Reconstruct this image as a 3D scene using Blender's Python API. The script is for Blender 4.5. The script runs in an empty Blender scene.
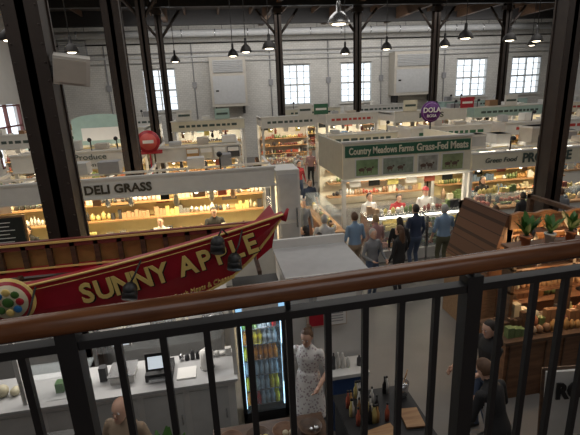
import bpy, bmesh, math, random
from mathutils import Vector, Matrix, Euler
R=random.Random(7)
S=bpy.context.scene
S.view_settings.view_transform='Standard'
COL=bpy.context.collection
# ---------------------------------------------------------------- materials
MATS={}
def mat(name,col,rough=.6,metal=0,noise=.12,scale=6,emit=0,kind=None,col2=None,alpha=None,bump=0):
    if name in MATS: return MATS[name]
    m=bpy.data.materials.new(name); m.use_nodes=True; nt=m.node_tree; N=nt.nodes; L=nt.links
    p=N['Principled BSDF']; p.inputs['Roughness'].default_value=rough; p.inputs['Metallic'].default_value=metal
    c=(*col,1); c2=(*(col2 or [v*(1-noise*2) for v in col]),1)
    tc=N.new('ShaderNodeTexCoord')
    if kind=='brick':
        t=N.new('ShaderNodeTexBrick'); t.inputs['Color1'].default_value=c; t.inputs['Color2'].default_value=tuple(v*.9 for v in col)+(1,)
        t.inputs['Mortar'].default_value=c2; t.inputs['Scale'].default_value=scale; t.inputs['Mortar Size'].default_value=.015
        mp=N.new('ShaderNodeMapping'); mp.inputs['Rotation'].default_value=(math.pi/2,0,0)
        L.new(tc.outputs['Object'],mp.inputs[0]); L.new(mp.outputs[0],t.inputs['Vector'])
        n=N.new('ShaderNodeTexNoise'); n.inputs['Scale'].default_value=.6; n.inputs['Detail'].default_value=5; L.new(tc.outputs['Object'],n.inputs['Vector'])
        mx=N.new('ShaderNodeMixRGB'); mx.blend_type='MULTIPLY'; mx.inputs[0].default_value=.35
        L.new(t.outputs[0],mx.inputs[1]); L.new(n.outputs[0],mx.inputs[2]); L.new(mx.outputs[0],p.inputs['Base Color'])
    elif kind=='wood':
        mp=N.new('ShaderNodeMapping'); mp.inputs['Scale'].default_value=(1.2,9,9); L.new(tc.outputs['Object'],mp.inputs[0])
        n=N.new('ShaderNodeTexNoise'); n.inputs['Scale'].default_value=scale; n.inputs['Detail'].default_value=6; L.new(mp.outputs[0],n.inputs['Vector'])
        r=N.new('ShaderNodeValToRGB'); r.color_ramp.elements[0].position=.3; r.color_ramp.elements[1].position=.7
        r.color_ramp.elements[0].color=c2; r.color_ramp.elements[1].color=c
        L.new(n.outputs[0],r.inputs[0]); L.new(r.outputs[0],p.inputs['Base Color'])
    elif kind=='spots':
        v=N.new('ShaderNodeTexVoronoi'); v.inputs['Scale'].default_value=scale; L.new(tc.outputs['Object'],v.inputs['Vector'])
        r=N.new('ShaderNodeValToRGB'); r.color_ramp.elements[0].position=.3; r.color_ramp.elements[1].position=.38
        r.color_ramp.elements[0].color=c2; r.color_ramp.elements[1].color=c
        L.new(v.outputs['Distance'],r.inputs[0]); L.new(r.outputs[0],p.inputs['Base Color'])
    elif kind=='shingle':
        t=N.new('ShaderNodeTexBrick'); t.inputs['Color1'].default_value=c; t.inputs['Color2'].default_value=c2
        t.inputs['Mortar'].default_value=tuple(v*.3 for v in col)+(1,); t.inputs['Scale'].default_value=scale
        mp=N.new('ShaderNodeMapping'); mp.inputs['Rotation'].default_value=(math.pi/2,0,math.pi/2)
        L.new(tc.outputs['Object'],mp.inputs[0]); L.new(mp.outputs[0],t.inputs['Vector']); L.new(t.outputs[0],p.inputs['Base Color'])
    else:
        n=N.new('ShaderNodeTexNoise'); n.inputs['Scale'].default_value=scale; n.inputs['Detail'].default_value=4
        L.new(tc.outputs['Object'],n.inputs['Vector'])
        mx=N.new('ShaderNodeMixRGB'); mx.inputs[1].default_value=c; mx.inputs[2].default_value=c2
        L.new(n.outputs[0],mx.inputs[0]); L.new(mx.outputs[0],p.inputs['Base Color'])
    if emit:
        p.inputs['Emission Color'].default_value=c; p.inputs['Emission Strength'].default_value=emit
    if alpha is not None:
        p.inputs['Alpha'].default_value=alpha
    MATS[name]=m; return m
M=mat
white=M('white_paint',(.68,.67,.64),.5,noise=.08); cream=M('cream_paint',(.74,.70,.56),.5,noise=.08)
yellowall=M('warm_cream_wall',(.8,.66,.34),.6,noise=.08)
darksteel=M('dark_steel',(.018,.016,.016),.5,.3,noise=.2); brownsteel=M('brown_steel',(.045,.031,.025),.55,.2,noise=.25,scale=3)
black=M('black_matte',(.012,.012,.013),.5); blackgloss=M('black_gloss',(.01,.01,.012),.15)
railwood=M('varnished_handrail_wood',(.20,.078,.03),.22,kind='wood',col2=(.08,.028,.012),scale=3)
wood=M('oak_wood',(.42,.25,.12),.5,kind='wood',col2=(.25,.13,.06),scale=2)
midwood=M('walnut_wood',(.22,.11,.055),.5,kind='wood',col2=(.11,.05,.025),scale=2)
darkwood=M('dark_wood',(.12,.065,.035),.5,kind='wood',col2=(.05,.028,.018),scale=2)
redpaint=M('red_paint',(.42,.012,.028),.35,noise=.1); gold=M('gold_leaf',(.9,.66,.22),.4,.1,noise=.08)
green=M('green_paint',(.03,.14,.07),.5); steel=M('stainless_steel',(.55,.56,.57),.25,.85,noise=.05)
grey=M('grey_paint',(.3,.3,.31),.6); lightgrey=M('light_grey',(.48,.48,.48),.6); paper=M('paper',(.8,.79,.76),.7,noise=.03)
beige=M('beige_metal',(.5,.46,.40),.6); blue=M('blue_plastic',(.03,.2,.5),.35); glass=M('clear_glass',(.8,.88,.9),.05,alpha=.13,noise=.01)
screen=M('display_screen',(.7,.78,.85),.3,emit=.6,noise=.03); chalk=M('chalkboard',(.015,.018,.016),.8)
leaf=M('leaf_green',(.07,.2,.035),.5,noise=.3,scale=20); soil=M('soil',(.05,.03,.02),.9); terra=M('terracotta',(.45,.17,.08),.7)
teal=M('pale_teal_board',(.40,.56,.52),.5); purple=M('purple_paint',(.13,.02,.2),.5); bulb=M('lamp_bulb',(1,.86,.62),.4,emit=6,noise=0)
tube=M('fluorescent_tube',(1,.93,.78),.4,emit=6,noise=0); coolglow=M('cooler_light',(.45,.75,1),.4,emit=3.0,noise=0)
pal=[M('good_%d'%i,c,.45,noise=.1,scale=20) for i,c in enumerate([(.42,.1,.06),(.5,.28,.1),(.6,.5,.2),(.14,.2,.08),(.65,.6,.48),(.3,.16,.08),(.1,.15,.22),(.7,.69,.65),(.22,.07,.06),(.45,.3,.18),(.05,.05,.055),(.55,.5,.35)])]
dg_=[pal[4],pal[7],pal[11],pal[9],pal[10],pal[5],pal[7],pal[2],pal[10],steel]
meat=[M('meat_red',(.45,.07,.05),.4,noise=.3,scale=30),M('meat_pink',(.6,.28,.22),.4,noise=.2,scale=30),M('cheese_yellow',(.8,.62,.22),.5),M('pie_brown',(.45,.22,.08),.6),pal[3],pal[7]]
drinks=[M('juice_orange',(.85,.3,.02),.2),M('juice_yellow',(.9,.75,.05),.2),M('juice_green',(.25,.55,.08),.2),M('juice_red',(.6,.03,.03),.2),M('water_clear',(.5,.62,.7),.2),pal[7]]
# ---------------------------------------------------------------- builder
def empty(name,parent=None):
    o=bpy.data.objects.new(name,None); COL.objects.link(o); o.empty_display_size=.1
    if parent: o.parent=parent
    return o
class B:
    def __init__(s,name,parent=None): s.n=name;s.v=[];s.f=[];s.m=[];s.mats=[];s.sm=[];s.par=parent
    def mi(s,m):
        if m not in s.mats: s.mats.append(m)
        return s.mats.index(m)
    def add(s,vs,fs,m,smooth=False):
        o=len(s.v); s.v+= [tuple(v) for v in vs]; k=s.mi(m)
        for f in fs: s.f.append([i+o for i in f]); s.m.append(k); s.sm.append(smooth)
    def box(s,x0,x1,y0,y1,z0,z1,m):
        s.add([(x0,y0,z0),(x1,y0,z0),(x1,y1,z0),(x0,y1,z0),(x0,y0,z1),(x1,y0,z1),(x1,y1,z1),(x0,y1,z1)],
          [(0,3,2,1),(4,5,6,7),(0,1,5,4),(1,2,6,5),(2,3,7,6),(3,0,4,7)],m)
    def obox(s,c,sz,rot,m):
        Mx=Euler(rot).to_matrix(); c=Vector(c)
        vs=[c+Mx@Vector((a*sz[0]/2,b*sz[1]/2,d*sz[2]/2)) for d in(-1,1) for a,b in((-1,-1),(1,-1),(1,1),(-1,1))]
        s.add(vs,[(0,3,2,1),(4,5,6,7),(0,1,5,4),(1,2,6,5),(2,3,7,6),(3,0,4,7)],m)
    def rings(s,rs,m,cap=True,smooth=True):
        n=len(rs[0]); vs=[p for r in rs for p in r]; fs=[]
        for i in range(len(rs)-1):
            for j in range(n): fs.append((i*n+j,i*n+(j+1)%n,(i+1)*n+(j+1)%n,(i+1)*n+j))
        if cap: fs.append(tuple(range(n))[::-1]); fs.append(tuple((len(rs)-1)*n+j for j in range(n)))
        s.add(vs,fs,m,smooth)
    def tube(s,pts,rad,m,seg=8,cap=True):
        pts=[Vector(p) for p in pts]; rs=[]
        for i,p in enumerate(pts):
            d=(pts[min(i+1,len(pts)-1)]-pts[max(i-1,0)]).normalized()
            a=d.cross(Vector((0,0,1))) if abs(d.z)<.95 else d.cross(Vector((0,1,0)))
            a.normalize(); b=d.cross(a); r=rad[i] if isinstance(rad,(list,tuple)) else rad
            rs.append([p+a*math.cos(t)*r+b*math.sin(t)*r for t in [k*2*math.pi/seg for k in range(seg)]])
        s.rings(rs,m,cap)
    def lathe(s,c,prof,m,seg=16,cap=True):
        s.rings([[(c[0]+r*math.cos(t),c[1]+r*math.sin(t),c[2]+z) for t in [k*2*math.pi/seg for k in range(seg)]] for r,z in prof],m,cap)
    def ball(s,c,r,m,seg=10,rot=None):
        if not isinstance(r,(list,tuple)): r=(r,r,r)
        Mx=Euler(rot).to_matrix() if rot else Matrix.Identity(3); rs=[]; n=max(4,seg//2+1)
        for i in range(n+1):
            a=-math.pi/2+math.pi*(i*.96+.02*n)/n
            rs.append([Vector(c)+Mx@Vector((r[0]*math.cos(a)*math.cos(t),r[1]*math.cos(a)*math.sin(t),r[2]*math.sin(a))) for t in [k*2*math.pi/seg for k in range(seg)]])
        s.rings(rs,m)
    def prism(s,pts,y0,y1,m):  # pts (x,z)
        n=len(pts); vs=[(p[0],y0,p[1]) for p in pts]+[(p[0],y1,p[1]) for p in pts]
        s.add(vs,[tuple(range(n)),tuple(range(2*n-1,n-1,-1))]+[(i,i+n,(i+1)%n+n,(i+1)%n) for i in range(n)],m)
    def done(s):
        me=bpy.data.meshes.new(s.n); me.from_pydata(s.v,[],s.f)
        for m in s.mats: me.materials.append(m)
        me.polygons.foreach_set('material_index',s.m); me.polygons.foreach_set('use_smooth',s.sm)
        me.update(); bm=bmesh.new(); bm.from_mesh(me); bmesh.ops.recalc_face_normals(bm,faces=bm.faces); bm.to_mesh(me); bm.free()
        o=bpy.data.objects.new(s.n,me); COL.objects.link(o)
        if s.par: o.parent=s.par
        return o
def txt(t,loc,size,m,parent=None,name='lettering',rot=(math.pi/2,0,0),ext=.008,bold=0,width=None,sx=1,shear=0):
    cu=bpy.data.curves.new(name,'FONT'); cu.body=t; cu.size=size; cu.extrude=ext; cu.offset=bold; cu.align_x='CENTER'; cu.align_y='CENTER'; cu.shear=shear; cu.resolution_u=3
    o=bpy.data.objects.new('tmp',cu); COL.objects.link(o)
    dg=bpy.context.evaluated_depsgraph_get(); me=bpy.data.meshes.new_from_object(o.evaluated_get(dg))
    xs=[v.co.x for v in me.vertices]
    if width and xs: sx=width/(max(xs)-min(xs))
    for v in me.vertices: v.co.x*=sx
    me.materials.clear(); me.materials.append(m)
    bpy.data.objects.remove(o); q=bpy.data.objects.new(name,me); COL.objects.link(q); q.location=loc; q.rotation_euler=rot
    if parent: q.parent=parent
    return q
def goods(b,x0,x1,y,z,p,w=.12,hmax=.2,seed=0,kinds='jbl',dx=1,dy=0):
    r=random.Random(seed); x=x0; m=r.choice(p); k=r.choice(kinds)
    while x<x1-.03:
        if r.random()<.4: m=r.choice(p); k=r.choice(kinds)
        ww=w*r.uniform(.6,1.1); h=hmax*r.uniform(.5,1)
        if r.random()<.12: x+=ww; continue
        cx,cy=(x+ww/2,y) if dx else (y,x+ww/2)
        if k=='j': b.lathe((cx,cy,z),[(ww*.42,0),(ww*.42,h*.7),(ww*.2,h*.85),(ww*.2,h)],m,8)
        elif k=='b': b.box(cx-ww*.45,cx+ww*.45,cy-w*.4,cy+w*.4,z,z+h,m)
        else: b.ball((cx,cy,z+h*.35),(ww*.48,w*.5,h*.36),m,8)
        x+=ww
def area(name,loc,sx,sy,e,col=(1,1,1),rot=(0,0,0)):
    l=bpy.data.lights.new(name,'AREA'); l.shape='RECTANGLE'; l.size=sx; l.size_y=sy; l.energy=e; l.color=col
    o=bpy.data.objects.new(name,l); COL.objects.link(o); o.location=loc; o.rotation_euler=rot; return o
def point(name,loc,e,col=(1,.8,.5),r=.08):
    l=bpy.data.lights.new(name,'POINT'); l.energy=e; l.color=col; l.shadow_soft_size=r
    o=bpy.data.objects.new(name,l); COL.objects.link(o); o.location=loc; return o
# ---------------------------------------------------------------- room shell
brick=M('white_brick',(.70,.68,.64),.7,kind='brick',col2=(.45,.43,.40),scale=2.0)
XL,XR,YF,YB,ZC=-9.8,28,32,-5,9.6
b=B('floor'); b.box(XL-.3,XR+.3,YB,YF+.3,-.2,0,M('concrete_floor',(.2,.19,.18),.4,noise=.2,scale=1.5)); b.done()
b=B('ceiling'); b.box(XL-.3,XR+.3,YB,YF+.3,ZC,ZC+.2,M('dark_ceiling_boards',(.05,.04,.033),.8,kind='wood',col2=(.025,.02,.018))); b.done()
wins=[(-4.3,-2.1),(5.3,7.3),(9.5,11.9),(18.6,21.2),(23.2,25.8)]; WZ0,WZ1=3.6,6.3
b=B('wall_back'); x=XL
for a,c in wins:
    b.box(x,a,YF,YF+.4,0,ZC,brick); b.box(a,c,YF,YF+.4,0,WZ0,brick); b.box(a,c,YF,YF+.4,WZ1,ZC,brick); x=c
b.box(x,XR,YF,YF+.4,0,ZC,brick); b.done()
bl=M('white_brick_side',(.66,.64,.61),.7,noise=.08,scale=2)
b=B('wall_left'); b.box(XL-.3,XL,YB,22.3,0,ZC,bl); b.box(XL-.3,XL,22.3,25.6,0,1.6,bl); b.box(XL-.3,XL,22.3,25.6,4.5,ZC,bl); b.box(XL-.3,XL,25.6,YF,0,ZC,bl); b.done()
b=B('wall_right'); b.box(XR,XR+.3,YB,YF,0,ZC,bl); b.done()
b=B('wall_front'); b.box(XL,XR,YB-.3,YB,0,ZC,bl); b.done()
wfr=M('window_frame_white',(.6,.62,.62),.5)
for i,(a,c) in enumerate(wins):
    b=B('window_%d'%(i+1)); w=.09
    for xx in (a,c-w,(a+c)/2-w/2): b.box(xx,xx+w,YF-.02,YF+.12,WZ0,WZ1,wfr)
    for xx in (a+(c-a)*.25,a+(c-a)*.75): b.box(xx-.02,xx+.02,YF,YF+.08,WZ0,WZ1,wfr)
    for k in range(7):
        z=WZ0+(WZ1-WZ0)*k/6; t=.06 if k in(0,3,6) else .02; b.box(a,c,YF,YF+.1,z-t,z+t,wfr)
    b.box(a-.1,c+.1,YF-.12,YF+.02,WZ0-.12,WZ0-.02,white); b.done()
b=B('window_6'); mr=M('maroon_frame',(.2,.06,.05),.5)
for yy in (22.3,23.9,25.5): b.box(XL-.12,XL+.03,yy,yy+.12,1.6,4.5,mr)
for zz in (1.6,2.5,3.4,4.4): b.box(XL-.1,XL+.02,22.3,25.6,zz,zz+.08,mr)
b.done()
b=B('trim_1'); b.box(XL,XR,YF-.12,YF,7.0,7.1,lightgrey); b.tube([(XL,YF-.2,7.9),(XR,YF-.2,7.9)],.04,darksteel); b.tube([(XL,YF-.2,7.3),(XR,YF-.2,7.3)],.03,grey); b.done()
b=B('wall_conduit')
for x in(-6.5,-.9,4.4,8.6,12.6,17.6,22.4): b.tube([(x,YF-.06,2),(x,YF-.06,7.9)],.035,grey,6); b.box(x-.15,x+.15,YF-.12,YF,5.0,5.4,grey)
b.tube([(XL,YF-.1,6.7),(XR,YF-.1,6.7)],.03,lightgrey,6); b.done()
b=B('ventilation_duct'); b.tube([(XL,30.6,8.35),(XR,30.6,8.35)],.22,lightgrey,14)
for k in range(18): b.tube([(XL+k*2.1,30.6,8.35),(XL+k*2.1+.06,30.6,8.35)],.24,steel,14); b.tube([(XL+.5+k*2.1,30.6,8.5),(XL+.5+k*2.1,30.6,9.6)],.015,black,5)
b.done()
b=B('ceiling_beams')
for yy in (18,24,30): b.box(XL,XR,yy-.15,yy+.15,8.75,9.6,darksteel)
for xx in (-2.2,3.9,8.3,12.9,17.3,22): b.box(xx-.14,xx+.14,0,32,8.9,9.6,darkwood)
for xx in range(-9,28,2): b.box(xx-.05,xx+.05,0,32,9.3,9.6,darkwood)
b.done()
def column(x,y,w,m=brownsteel,top=9.6):
    b=B('steel_column'); t=w*.12
    b.box(x-w/2,x+w/2,y-w/2,y-w/2+t,0,top,m); b.box(x-w/2,x+w/2,y+w/2-t,y+w/2,0,top,m); b.box(x-t,x+t,y-w/2,y+w/2,0,top,m)
    if w>.38:
        b.box(x-w/2+.02,x+w/2-.02,y-w/2+t,y+w/2-t,0,top,m)
        for zz in [k*.22 for k in range(int(top/.22))]:
            for dx in(-.42,.42): b.ball((x+dx*w,y-w/2,zz),.014,m,6)
    b.box(x-w*.7,x+w*.7,y-w*.7,y+w*.7,0,.12,m)
    b.box(x-w*.7,x+w*.7,y-w*.7,y+w*.7,8.5,8.7,m)
    for s_ in(-1,1): b.tube([(x,y,7.3),(x+s_*1.1,y,8.7)],.07,m,4)
    b.done()
column(-2.14,6.4,.42); column(-2.2,12.45,.42); column(-2.2,18.2,.32); column(-2.2,24.6,.32)
for x in (3.9,8.3,12.9,17.3): column(x,24.6,.36)
column(7.45,8.6,.40)
b=B('wall_speaker'); b.obox((-1.70,6.3,4.97),(.42,.3,.34),(math.radians(12),math.radians(8),math.radians(15)),M('speaker_white',(.6,.57,.52),.6)); b.obox((-1.68,6.14,4.94),(.36,.02,.28),(math.radians(12),math.radians(8),math.radians(15)),beige); b.box(-1.95,-1.85,6.2,6.4,4.9,5.0,black); b.done()
def hvac(x0,x1,z0,z1):
    b=B('wall_air_handler'); y0=30.9
    b.box(x0,x1,y0,31.95,z0,z1,beige); b.box(x0+.2,x1-.2,y0-.05,y0,z1-1.0,z1-.2,lightgrey)
    for k in range(7): b.obox(((x0+x1)/2,y0-.07,z1-.95+k*.11),(x1-x0-.5,.02,.07),(.5,0,0),lightgrey)
    b.box(x0+.15,x1-.15,y0-.03,y0,z0+.2,z1-1.2,lightgrey); b.box(x0+.3,x0+.5,y0-.06,y0,z0+1,z0+1.1,darksteel)
    for xx in(x0+.2,x1-.3): b.box(xx,xx+.1,y0,31.95,z0-.5,z0,darksteel)
    b.done()
hvac(.2,2.6,3.7,6.9); hvac(13.2,16.6,3.9,6.9)
b=B('wall_vent'); b.box(-9.2,-7.5,31.8,31.98,7.2,8.2,grey)
for k in range(8): b.obox((-8.35,31.78,7.28+k*.12),(1.6,.02,.09),(.6,0,0),lightgrey)
b.done()
for x,y,r in [(2.8,9.5,.24),(-4.1,11,.23),(2.0,14.5,.23),(7.8,13,.23),(1.35,15.5,.2),(-3.7,14,.2),(1.0,17,.2),(6.5,16,.2),(5.4,17.5,.2),(8.5,15.5,.2),(10,14,.22),(11.4,14.5,.22),(15.5,20,.2),(-1.2,19,.2)]:
    b=B('pendant_lamp'); z=6.0 if y<20 else 6.3
    b.lathe((x,y,z-.12),[(r,0),(r*.98,.03),(r*.8,.14),(r*.45,.22),(r*.22,.25),(r*.2,.4),(.03,.44)],steel if y<10 else darksteel,20)
    b.ball((x,y,z-.1),(r*.7,r*.7,.05),bulb,12); b.tube([(x,y,z+.3),(x,y,9.6)],.012,black,6); b.done()
# ---------------------------------------------------------------- mezzanine + railing
b=B('mezzanine_floor'); b.box(-6,10,-4.9,1.28,2.75,3.0,darkwood); b.done()
b=B('balcony_railing')
RY=lambda x:1.125+.035*x
b.tube([(x,RY(x)-.01,4.05+.012*x) for x in(-3,-1,1,3.5)],.0315,railwood,24)
b.add([(-3,RY(-3)+dy,z) for dy in(-.02,.02) for z in(3.96,3.985)]+[(3.5,RY(3.5)+dy,z) for dy in(-.02,.02) for z in(3.97,3.995)],[(0,1,5,4),(2,6,7,3),(1,3,7,5),(0,4,6,2),(0,2,3,1),(4,5,7,6)],black)
b.add([(-3,RY(-3)+dy,z) for dy in(-.02,.02) for z in(3.08,3.105)]+[(3.5,RY(3.5)+dy,z) for dy in(-.02,.02) for z in(3.08,3.105)],[(0,1,5,4),(2,6,7,3),(1,3,7,5),(0,4,6,2),(0,2,3,1),(4,5,7,6)],black)
for k in range(-24,30):
    x=.172+.119*k; ry=RY(x)
    post=(k%10==5)
    if post: b.box(x-.026,x+.026,ry-.026,ry+.026,3.0,4.02,black)
    else: b.box(x-.0095,x+.0095,ry-.0095,ry+.0095,3.1,3.97,black)
    if k%5==0: b.tube([(x,ry,3.98),(x,ry,4.04)],.008,black,8)
b.done()
# ---------------------------------------------------------------- market stall generator
def smallprint(b,x0,x1,y,z,h,m,r,gap=.35):
    # lettering too small/far to read: rows of short word-length strokes
    x=x0
    while x<x1:
        w=r.uniform(.5,1.1)*h*2.2; e=min(x+w,x1); b.box(x,e,y-.01,y,z-h/2,z+h/2,m); x=e+gap*h*2
def stall(x0,x1,y0,y1,zs0,zs1,signm,word=None,tm=green,tsize=.3,name='market_stall',light=60,back=yellowall,seed=1,frame=white,roof=None,case=True,lcol=(1,.78,.45),backh=None,p=None,shelves=(1.3,1.7,2.1),prnt=None):
    r=random.Random(seed); b=B(name); t=.06; p=p or pal; bh=backh or zs1-.1
    b.box(x0,x1,y0-t,y0,zs0,zs1,signm)
    b.box(x0-.03,x1+.03,y0-t-.03,y0+.02,zs1,zs1+.05,frame); b.box(x0-.03,x1+.03,y0-t-.03,y0+.02,zs0-.04,zs0,frame)
    b.box(x0,x0+t,y0,y1,zs0,zs1,signm); b.box(x1-t,x1,y0,y1,zs0,zs1,signm)
    if roof: b.box(x0,x1,y0+.35,y1,zs1-.12,zs1-.06,roof)
    else:
        k=x0+.5
        while k<x1-.3: b.box(k,k+.05,y0,y1,zs1-.1,zs1-.02,frame); k+=.9
        b.box(x0,x1,y0+.7,y0+.76,zs1-.02,zs1+.03,frame)
    for xx in (x0,x1-.1):
        for yy in (y0,y1-.1): b.box(xx,xx+.1,yy,yy+.1,0,zs0,frame)
    b.box(x0,x1,y1-.05,y1,0,bh,back)
    k=x0+.2
    while k<x1-.8:   # posters / menu panels on the rear wall
        w=r.uniform(.25,.6); b.box(k,k+w,y1-.07,y1-.05,bh-r.uniform(.5,.7),bh-.12,r.choice([paper,chalk,chalk,beige,pal[0],teal,pal[5],grey])); k+=w+r.uniform(.05,.45)
    b.box(x0+.1,x1-.1,y0+.05,y0+.7,0,.9,frame); b.box(x0+.05,x1-.05,y0,y0+.75,.9,.95,wood)
    for zz in shelves:
        if zz<zs0+.2:
            b.box(x0+.1,x1-.1,y1-.4,y1-.05,zz,zz+.03,wood); goods(b,x0+.15,x1-.15,y1-.22,zz+.03,p,.13,.26,seed*7+int(zz*10))
    b.box(x0+.1,x1-.1,y1-.7,y1-.05,0,.9,steel); goods(b,x0+.2,x1-.2,y1-.4,.9,p,.17,.32,seed+3); goods(b,x0+.2,x1-.2,y1-.58,.9,p,.14,.2,seed+13)
    if case:
        b.box(x0+.3,x1-.3,y0+.08,y0+.12,.95,1.35,glass); b.box(x0+.3,x1-.3,y0+.08,y0+.6,1.33,1.36,glass)
    goods(b,x0+.35,x1-.35,y0+.35,.95,p+meat,.15,.22,seed+5); goods(b,x0+.35,x1-.35,y0+.6,.95,p,.14,.32,seed+9)
    goods(b,x0+.5,x1-.5,y0+.3,1.36,p,.14,.22,seed+19)
    b.box(x0+.3,x1-.3,(y0+y1)/2-.04,(y0+y1)/2+.04,zs1-.2,zs1-.14,tube)
    k=x0+.4
    while k<x1-.5:   # cards, price boards and hanging stock under the header
        w=r.uniform(.12,.3); h=r.uniform(.12,.3); mm=r.choice([paper,chalk,tag,pal[0],pal[5],paper,grey])
        yy=y0+r.uniform(.1,.9); b.box(k,k+w,yy,yy+.015,zs0-h-.06,zs0-.06,mm); b.box(k+w/2-.005,k+w/2+.005,yy,yy+.01,zs0-.06,zs1-.05,black)
        if r.random()<.4: b.lathe((k+w+.15,yy,zs0-.4),[(.04,0),(.07,.08),(.05,.25),(.01,.34)],r.choice(p),8); b.box(k+w+.146,k+w+.154,yy-.004,yy+.004,zs0-.08,zs1-.05,black)
        k+=w+r.uniform(.25,.7)
    for k in range(int((x1-x0)/.9)):
        xx=x0+.3+k*.9+r.random()*.3
        if r.random()<.65:
            hh=r.uniform(.08,.3); b.box(xx,xx+r.uniform(.2,.5),y0+.6,y0+1.0,zs1+.03,zs1+.03+hh,r.choice([lightgrey,grey,white,beige,pal[5]]))
        if r.random()<.3: b.tube([(xx,y0+.2,zs1),(xx,y0+.2,zs1+.35)],.02,black); b.ball((xx,y0+.1,zs1+.38),(.07,.1,.07),black,8)
    if prnt: smallprint(b,x0+(x1-x0)*.1,x1-(x1-x0)*.1,y0-t,(zs0+zs1)/2,.11,prnt,r)
    for k in range(max(2,int((x1-x0)/1.4))):
        xx=x0+.5+k*1.4
        if xx<x1-.2: b.lathe((xx,y0+.35,zs0-.12),[(.09,0),(.05,.08),(.02,.14)],black,10); b.ball((xx,y0+.35,zs0-.12),.05,bulb,8); b.tube([(xx,y0+.35,zs0),(xx,y0+.35,zs1-.05)],.008,black,5)
    o=b.done()
    if word: txt(word,((x0+x1)/2,y0-t-.02,(zs0+zs1)/2),tsize,tm,o,bold=.006,width=min((x1-x0)*.85,len(word)*tsize*.75))
    if light: area('stall_light',((x0+x1)/2,(y0+y1)/2-.1,zs1-.25),(x1-x0)*.8,.15,light,lcol)
    return o
tag=M('price_tag_yellow',(.9,.78,.25),.5)
deli=stall(-6.6,1.34,10,12.1,2.5,2.88,white,None,light=0,seed=4,backh=2.42,p=dg_,shelves=(1.45,1.9))
txt('DELI GRASS',(-2.15,9.92,2.67),.27,M('dark_brown_letters',(.06,.05,.03),.6),deli,bold=.008,width=1.42)
area('deli_light',(-2.9,11.1,2.6),6.6,.5,240,(1,.78,.42))
area('deli_light',(.2,11.0,2.6),2.0,.4,95,(1,.80,.46))
b=B('menu_chalkboard')
b.box(-4.75,-4.15,9.75,9.8,1.5,2.25,chalk); b.box(-4.79,-4.11,9.8,9.84,1.46,2.29,wood); b.tube([(-4.45,9.82,0),(-4.45,9.82,1.5)],.02,wood); b.box(-4.65,-4.25,9.7,9.95,0,.03,wood)
for k in range(7): b.box(-4.7,-4.7+R.uniform(.25,.45),9.74,9.75,2.15-k*.085,2.165-k*.085,paper)
b.done()
b=B('refrigerated_locker'); b.box(1.42,2.0,10.3,11.2,0,2.75,white); b.box(1.48,1.94,10.27,10.3,.3,1.4,lightgrey); b.box(1.48,1.94,10.27,10.3,1.5,2.65,M('pale_grey_door',(.6,.6,.6),.4)); b.box(1.88,1.92,10.22,10.27,1.3,1.8,steel); b.done()
lt=M('sign_letter_dark',(.06,.09,.08),.6); rd=M('sign_letter_red',(.5,.05,.04),.6)
s=stall(-6.3,-2.55,15,17.6,2.45,2.95,white,None,lt,.3,seed=11,light=80)
txt('Fresh Produce',(-4.3,14.92,2.80),.26,lt,s,width=1.7); txt('In Season',(-4.3,14.92,2.55),.2,lt,s,width=1.0)
stall(-1.9,.9,15,17.6,2.5,2.9,white,None,lt,.24,seed=12,light=120,prnt=None)
b=B('round_hanging_sign'); b.tube([(-2.05,14.7,3.2),(-2.05,14.78,3.2)],.36,redpaint,28); b.tube([(-2.05,14.69,3.2),(-2.05,14.70,3.2)],.27,M('sign_red_light',(.7,.12,.1),.5),28); b.obox((-2.05,14.67,3.2),(.34,.02,.1),(0,0,0),paper); b.box(-2.45,-1.65,14.72,14.76,2.8,2.92,redpaint); b.tube([(-2.05,14.76,0),(-2.05,14.76,3.2)],.025,redpaint,8); b.lathe((-2.05,14.76,0),[(.2,0),(.2,.04),(.03,.06)],black)
o=b.done()
b=B('arched_sign_board'); pts=[(-4.9,3.0),(-3.0,3.0),(-3.0,3.85)]+[(-3.95+.95*math.cos(t),3.85+.22*math.sin(t)) for t in [k*math.pi/10 for k in range(1,10)]]+[(-4.9,3.85)]
b.prism(pts,16.9,17,teal); b.prism([(-4.6,3.15),(-3.3,3.15),(-3.3,3.6),(-4.6,3.6)],16.88,16.9,paper); b.done()
b=B('photo_menu_panels')
for k in range(4): b.box(-.9+k*.45,-.5+k*.45,14.86,14.9,2.52,2.87,pal[(k*3+1)%12]); b.box(-.88+k*.45,-.52+k*.45,14.85,14.87,2.72,2.85,paper)
b.done()
specs=[(-9,-6.5,18.5,white,lt),(-6.2,-2.8,19.2,white,green),(-1.9,1.6,22,cream,lt),(2.4,5.2,21.5,white,lt),(5.5,8.1,21,white,rd),
 (8.8,12.6,20.5,white,lt),(13,17,20.5,teal,lt),(17.4,22,21,cream,rd),(-6,-3,26,white,lt),(4.5,8,27,cream,lt),(9,12.5,27,white,lt),(15,21,27,teal,lt)]
for i,(a,c,y,sm_,tm_) in enumerate(specs):
    stall(a,c,y,y+2.4,2.9 if y<25 else 3.0,3.35 if y<25 else 3.45,sm_,'MEATS' if i==5 else None,tm_,.34,seed=20+i,light=75,back=cream if i%3 else beige,roof=lightgrey if i%2 else None,lcol=(1,.82,.55) if i%2 else (1,.9,.75),prnt=None if i==5 else tm_)
b=B('upright_sign_panels')
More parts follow.
